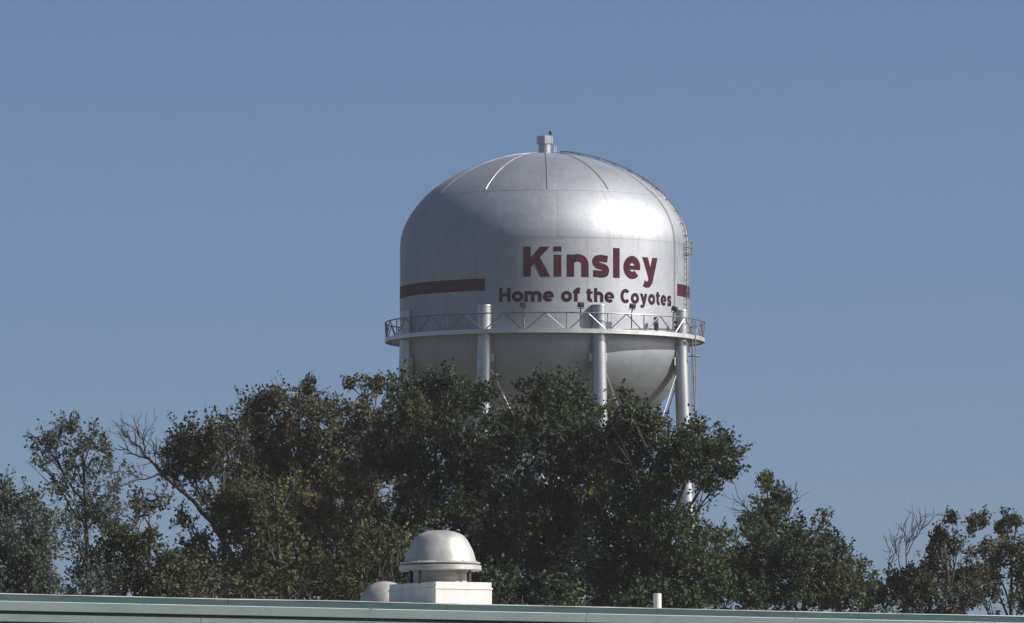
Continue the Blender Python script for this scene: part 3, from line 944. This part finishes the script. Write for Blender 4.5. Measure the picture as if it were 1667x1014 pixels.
tree('tree', 'tall brownish tree with knobbly upright tips left of the tower', 'tree', 225, 480,
     [(428, 668, 30, 22), (412, 700, 26, 22), (458, 650, 16, 16), (487, 640, 22, 16), (507, 650, 12, 20), (540, 672, 12, 18), (440, 722, 44, 38), (500, 700, 46, 44), (555, 722, 38, 38), (452, 795, 54, 46), (530, 790, 54, 50), (480, 875, 64, 52), (560, 875, 54, 54), (446, 948, 62, 38), (540, 955, 62, 38), (500, 830, 50, 50), (580, 800, 36, 50), (415, 760, 30, 34), (400, 830, 34, 44), (500, 760, 50, 44), (590, 960, 50, 36), (520, 930, 60, 40)], L_brown, 15, 3.4, shoot=.8, group=TG)
tree('tree', 'narrow tree with a hooked top between the knobbly tree and the tower', 'tree', 218, 602,
     [(572, 632, 9, 7), (592, 627, 16, 7), (613, 637, 9, 12), (572, 660, 14, 8), (596, 668, 20, 14), (624, 668, 18, 20), (602, 708, 38, 34), (612, 772, 44, 46), (600, 840, 40, 44), (610, 920, 44, 50)], L_brown, 16, 3.2, group=TG)
tree('tree', 'large dark tree whose rounded top covers the left legs of the tower', 'tree', 210, 705,
     [(640, 622, 15, 15), (682, 630, 44, 20), (742, 628, 40, 20), (780, 656, 24, 24), (650, 664, 30, 28), (712, 686, 54, 46), (778, 716, 40, 42), (660, 745, 50, 46), (740, 776, 60, 52), (680, 838, 56, 48), (770, 856, 58, 48), (650, 905, 50, 45), (722, 925, 76, 42), (800, 935, 50, 45), (625, 720, 30, 40), (800, 780, 36, 50), (805, 860, 36, 50), (690, 975, 80, 28), (620, 960, 50, 30)], L_dark, 17, 3.8, group=TG)
tree('tree', 'large dark green tree in front of the middle of the tower bowl', 'tree', 205, 890,
     [(866, 640, 32, 18), (912, 632, 28, 18), (834, 672, 20, 20), (950, 658, 28, 22), (890, 686, 56, 40), (838, 734, 42, 44), (930, 746, 56, 46), (872, 806, 62, 52), (950, 826, 58, 48), (848, 896, 58, 52), (940, 906, 66, 52), (884, 965, 78, 34), (975, 720, 30, 44), (985, 790, 30, 50), (800, 970, 50, 30), (985, 960, 50, 34), (890, 860, 60, 50)], L_dark, 18, 3.8, group=TG)
tree('tree', 'dark green tree reaching right past the tower leg with open lacy branches', 'tree', 200, 1075,
     [(1008, 658, 24, 18), (1046, 674, 26, 20), (1000, 716, 42, 40), (1066, 716, 40, 34), (1124, 706, 26, 18), (1168, 716, 16, 13), (1188, 742, 12, 16), (1150, 746, 28, 20), (1184, 768, 10, 12), (1162, 790, 18, 9), (1040, 786, 50, 46), (1092, 775, 26, 40), (1132, 776, 18, 10, .7), (1020, 866, 56, 50), (1086, 872, 44, 44), (1004, 936, 66, 46), (1090, 946, 66, 42), (1140, 882, 20, 18), (1040, 975, 70, 28), (1140, 940, 40, 40), (1120, 980, 60, 26), (1060, 820, 40, 44), (1112, 735, 22, 28), (1128, 762, 18, 20), (1146, 706, 24, 16), (1175, 738, 18, 18), (1160, 772, 18, 12)], L_dark, 19, 3.5, group=TG)
tree('tree', 'slim pointed tree standing up right of the tower against the sky', 'tree', 235, 1252,
     [(1250, 782, 10, 9), (1240, 796, 12, 6), (1262, 798, 12, 7), (1232, 812, 14, 5), (1258, 816, 26, 10), (1280, 822, 8, 8), (1248, 838, 24, 9), (1250, 862, 44, 24), (1225, 850, 18, 10), (1256, 826, 24, 14), (1246, 845, 26, 14)], L_dark, 20, 3.2, .095, .26, .5, TG, .16)
tree('tree', 'broad dark tree with a sloping right side beyond the white vent pipe', 'tree', 215, 1320,
     [(1182, 866, 30, 13, .8), (1180, 918, 46, 36), (1240, 896, 46, 32), (1306, 890, 38, 28), (1350, 886, 28, 24), (1322, 850, 13, 7), (1345, 838, 11, 5), (1388, 926, 26, 22), (1284, 940, 66, 40), (1360, 948, 56, 40), (1204, 968, 66, 30), (1410, 960, 24, 30), (1270, 900, 44, 34), (1320, 925, 50, 36), (1230, 945, 50, 34), (1330, 975, 70, 24), (1400, 985, 44, 16)], L_dark, 21, 3.3, twig=.26, group=TG)
tree('tree', 'spiky reddish-brown tree near the right edge with separate upright tufts', 'tree', 210, 1552,
     [(1547, 856, 5, 14), (1580, 864, 6, 13), (1522, 880, 6, 13), (1535, 878, 5, 12), (1508, 904, 14, 11), (1560, 894, 24, 16), (1490, 946, 32, 26), (1546, 936, 38, 30), (1580, 960, 32, 34), (1528, 978, 50, 22), (1460, 970, 24, 22), (1472, 940, 18, 20), (1500, 970, 30, 24)], L_brown, 22, 3.2, .095, .26, .9, TG, .18)
tree('tree', 'thin tufted tree cut off by the right edge of the picture', 'tree', 225, 1655,
     [(1603, 854, 5, 15), (1629, 862, 6, 12), (1641, 848, 5, 14), (1656, 850, 5, 14), (1612, 892, 18, 18), (1650, 886, 24, 20), (1692, 880, 30, 30), (1608, 930, 20, 14, .8), (1665, 925, 24, 20), (1690, 935, 30, 30), (1664, 984, 30, 18), (1600, 980, 24, 18), (1622, 925, 24, 24)], L_brown, 23, 3.0, .095, .26, .9, TG, .17)
tree('young_tree', 'sunlit yellow-green young tree just left of the domed fan', 'tree', 172, 618,
     [(602, 862, 16, 22), (630, 884, 20, 22), (582, 918, 36, 32), (664, 878, 26, 12, .8), (645, 930, 46, 30), (560, 965, 40, 24)], L_yel, 24, 2.2, .095, .34, .6, tr=.1)
tree('young_tree', 'yellow-green young tree low in front of the knobbly brown tree', 'tree', 176, 445,
     [(440, 792, 34, 8, .7), (480, 776, 12, 14, .7), (430, 850, 40, 30, .6), (450, 905, 46, 36), (500, 940, 40, 30), (420, 965, 50, 26)], L_yel, 25, 1.7, .095, .34, .6, tr=.1)
tree('shrub', 'dark rounded shrub behind the roof right of the domed fan', 'shrub', 160, 850,
     [(850, 965, 60, 22), (920, 975, 50, 18), (800, 970, 30, 20)], L_dark, 26, 2.6, tr=.08)
tree('shrub', 'dark rounded shrub behind the roof near the white vent pipe', 'shrub', 160, 1120,
     [(1060, 978, 50, 16), (1130, 972, 50, 20), (1180, 985, 30, 14)], L_dark, 27, 2.4, tr=.08)

# bare trees: limbs traced as real branches with twigs
def bare_tree(label, dist, base_x, limbs, seed, twigs, r_base, mat):
    rng = np.random.default_rng(seed)
    b0 = at(base_x, 1000, dist); base = Vector((b0.x, dist, 0))
    o = empty('bare_tree', base, label, 'bare tree')
    k = dist / FPX
    tw = MB()
    for li, (pts, r0, r1) in enumerate(limbs):
        P = []
        dy = float(rng.normal(0, .25))
        for i, (x, y) in enumerate(pts):
            p = at(x, y, dist) - base + Vector((0, dy * i / max(1, len(pts) - 1) + float(rng.normal(0, .03)), 0)) if y < 2000 else Vector((0, 0, 0))
            P.append(p)
        Q = []
        for a, b_ in zip(P, P[1:]):
            for j in range(4): Q.append(a.lerp(b_, j / 4) + Vector(rng.normal(size=3)) * (.012 if li else .004))
        Q.append(P[-1])
        n = len(Q) - 1
        mb = MB(); mb.tube(Q, [r0 + (r1 - r0) * i / n for i in range(n + 1)], 7)
        mb.build('trunk' if li == 0 else 'limb', mat, o, smooth=True, angle=R(80))
        if li == 0: continue
        for _ in range(twigs):
            i = int(rng.integers(n // 3, n + 1)); s_ = Q[i]
            d = (Q[min(n, i + 1)] - Q[max(0, i - 1)]).normalized()
            dr = (d * .6 + Vector(rng.normal(size=3)) * .5 + Vector((0, 0, .45))).normalized()
            ln = float(rng.uniform(.25, .85)); e = s_ + dr * ln
            pp = wob_path(s_, e, rng, 5, .08); tw.tube(pp, [.013, .011, .009, .008, .006, .004], 4)
            for _ in range(2):
                j = int(rng.integers(1, 5)); e2 = pp[j] + (dr + Vector(rng.normal(size=3)) * .6).normalized() * ln * .45
                tw.tube([pp[j], pp[j].lerp(e2, .5) + Vector(rng.normal(size=3)) * .02, e2], [.008, .006, .004], 4)
    tw.build('twigs', mat, o)['kind'] = 'stuff'
bare_tree('leafless dark tree leaning left with long forked bare limbs against the sky', 219, 395,
          [([(395, 3000), (392, 1000), (375, 900), (345, 850), (312, 812), (285, 790)], .11, .045),
           ([(312, 812), (275, 782), (255, 757), (238, 745), (215, 738), (192, 724)], .05, .012),
           ([(285, 790), (262, 770), (248, 752), (236, 740), (228, 726), (212, 718)], .06, .012),
           ([(236, 742), (236, 728), (232, 716), (218, 698)], .035, .008),
           ([(258, 772), (245, 778), (222, 782), (208, 788)], .03, .010),
           ([(272, 778), (266, 762), (262, 745), (252, 733)], .028, .008),
           ([(300, 802), (288, 775), (268, 752), (252, 742)], .03, .008),
           ([(345, 850), (320, 828), (335, 845), (318, 800)], .03, .01),
           ([(238, 745), (225, 728), (214, 722), (205, 708)], .02, .006)], 31, 9, .2, M_deadbark)
bare_tree('thin leafless branches standing up left of the spiky reddish-brown tree', 221, 1475,
          [([(1475, 3000), (1473, 1000), (1475, 930)], .12, .035),
           ([(1475, 930), (1476, 895), (1473, 872), (1472, 856)], .021, .004),
           ([(1475, 905), (1488, 880), (1496, 868), (1500, 858)], .017, .004),
           ([(1476, 895), (1484, 870), (1488, 858)], .013, .004),
           ([(1462, 960), (1446, 930), (1447, 905), (1454, 882)], .018, .004),
           ([(1470, 940), (1462, 905), (1458, 890)], .02, .005)], 32, 7, .14, M_deadbark)
bare_tree('faint leafless twigs beside the slim pointed tree', 238, 1235,
          [([(1235, 3000), (1235, 1000), (1236, 870)], .10, .05),
           ([(1236, 870), (1225, 838), (1213, 826), (1202, 810)], .022, .005),
           ([(1230, 850), (1216, 836), (1205, 834)], .016, .005),
           ([(1240, 866), (1280, 850), (1290, 825), (1298, 812)], .022, .005),
           ([(1284, 845), (1285, 825), (1288, 800)], .016, .005)], 33, 5, .1, M_deadbark)

# ------------------------------------------------------------------ thin autumn haze over the whole place
m = bpy.data.materials.new('haze_air'); m.use_nodes = True
t = m.node_tree; t.nodes.remove(t.nodes['Principled BSDF'])
v = t.nodes.new('ShaderNodeVolumePrincipled')
v.inputs['Color'].default_value = (.96, .95, .95, 1); v.inputs['Density'].default_value = .00010; v.inputs['Anisotropy'].default_value = .1
t.links.new(v.outputs[0], t.nodes['Material Output'].inputs['Volume'])
mb = MB(); mb.box((0, 440, 21), (900, 960, 44)); hz = mb.build('haze', m); tag(hz, kind='stuff')
print('leaves', LEAVES)
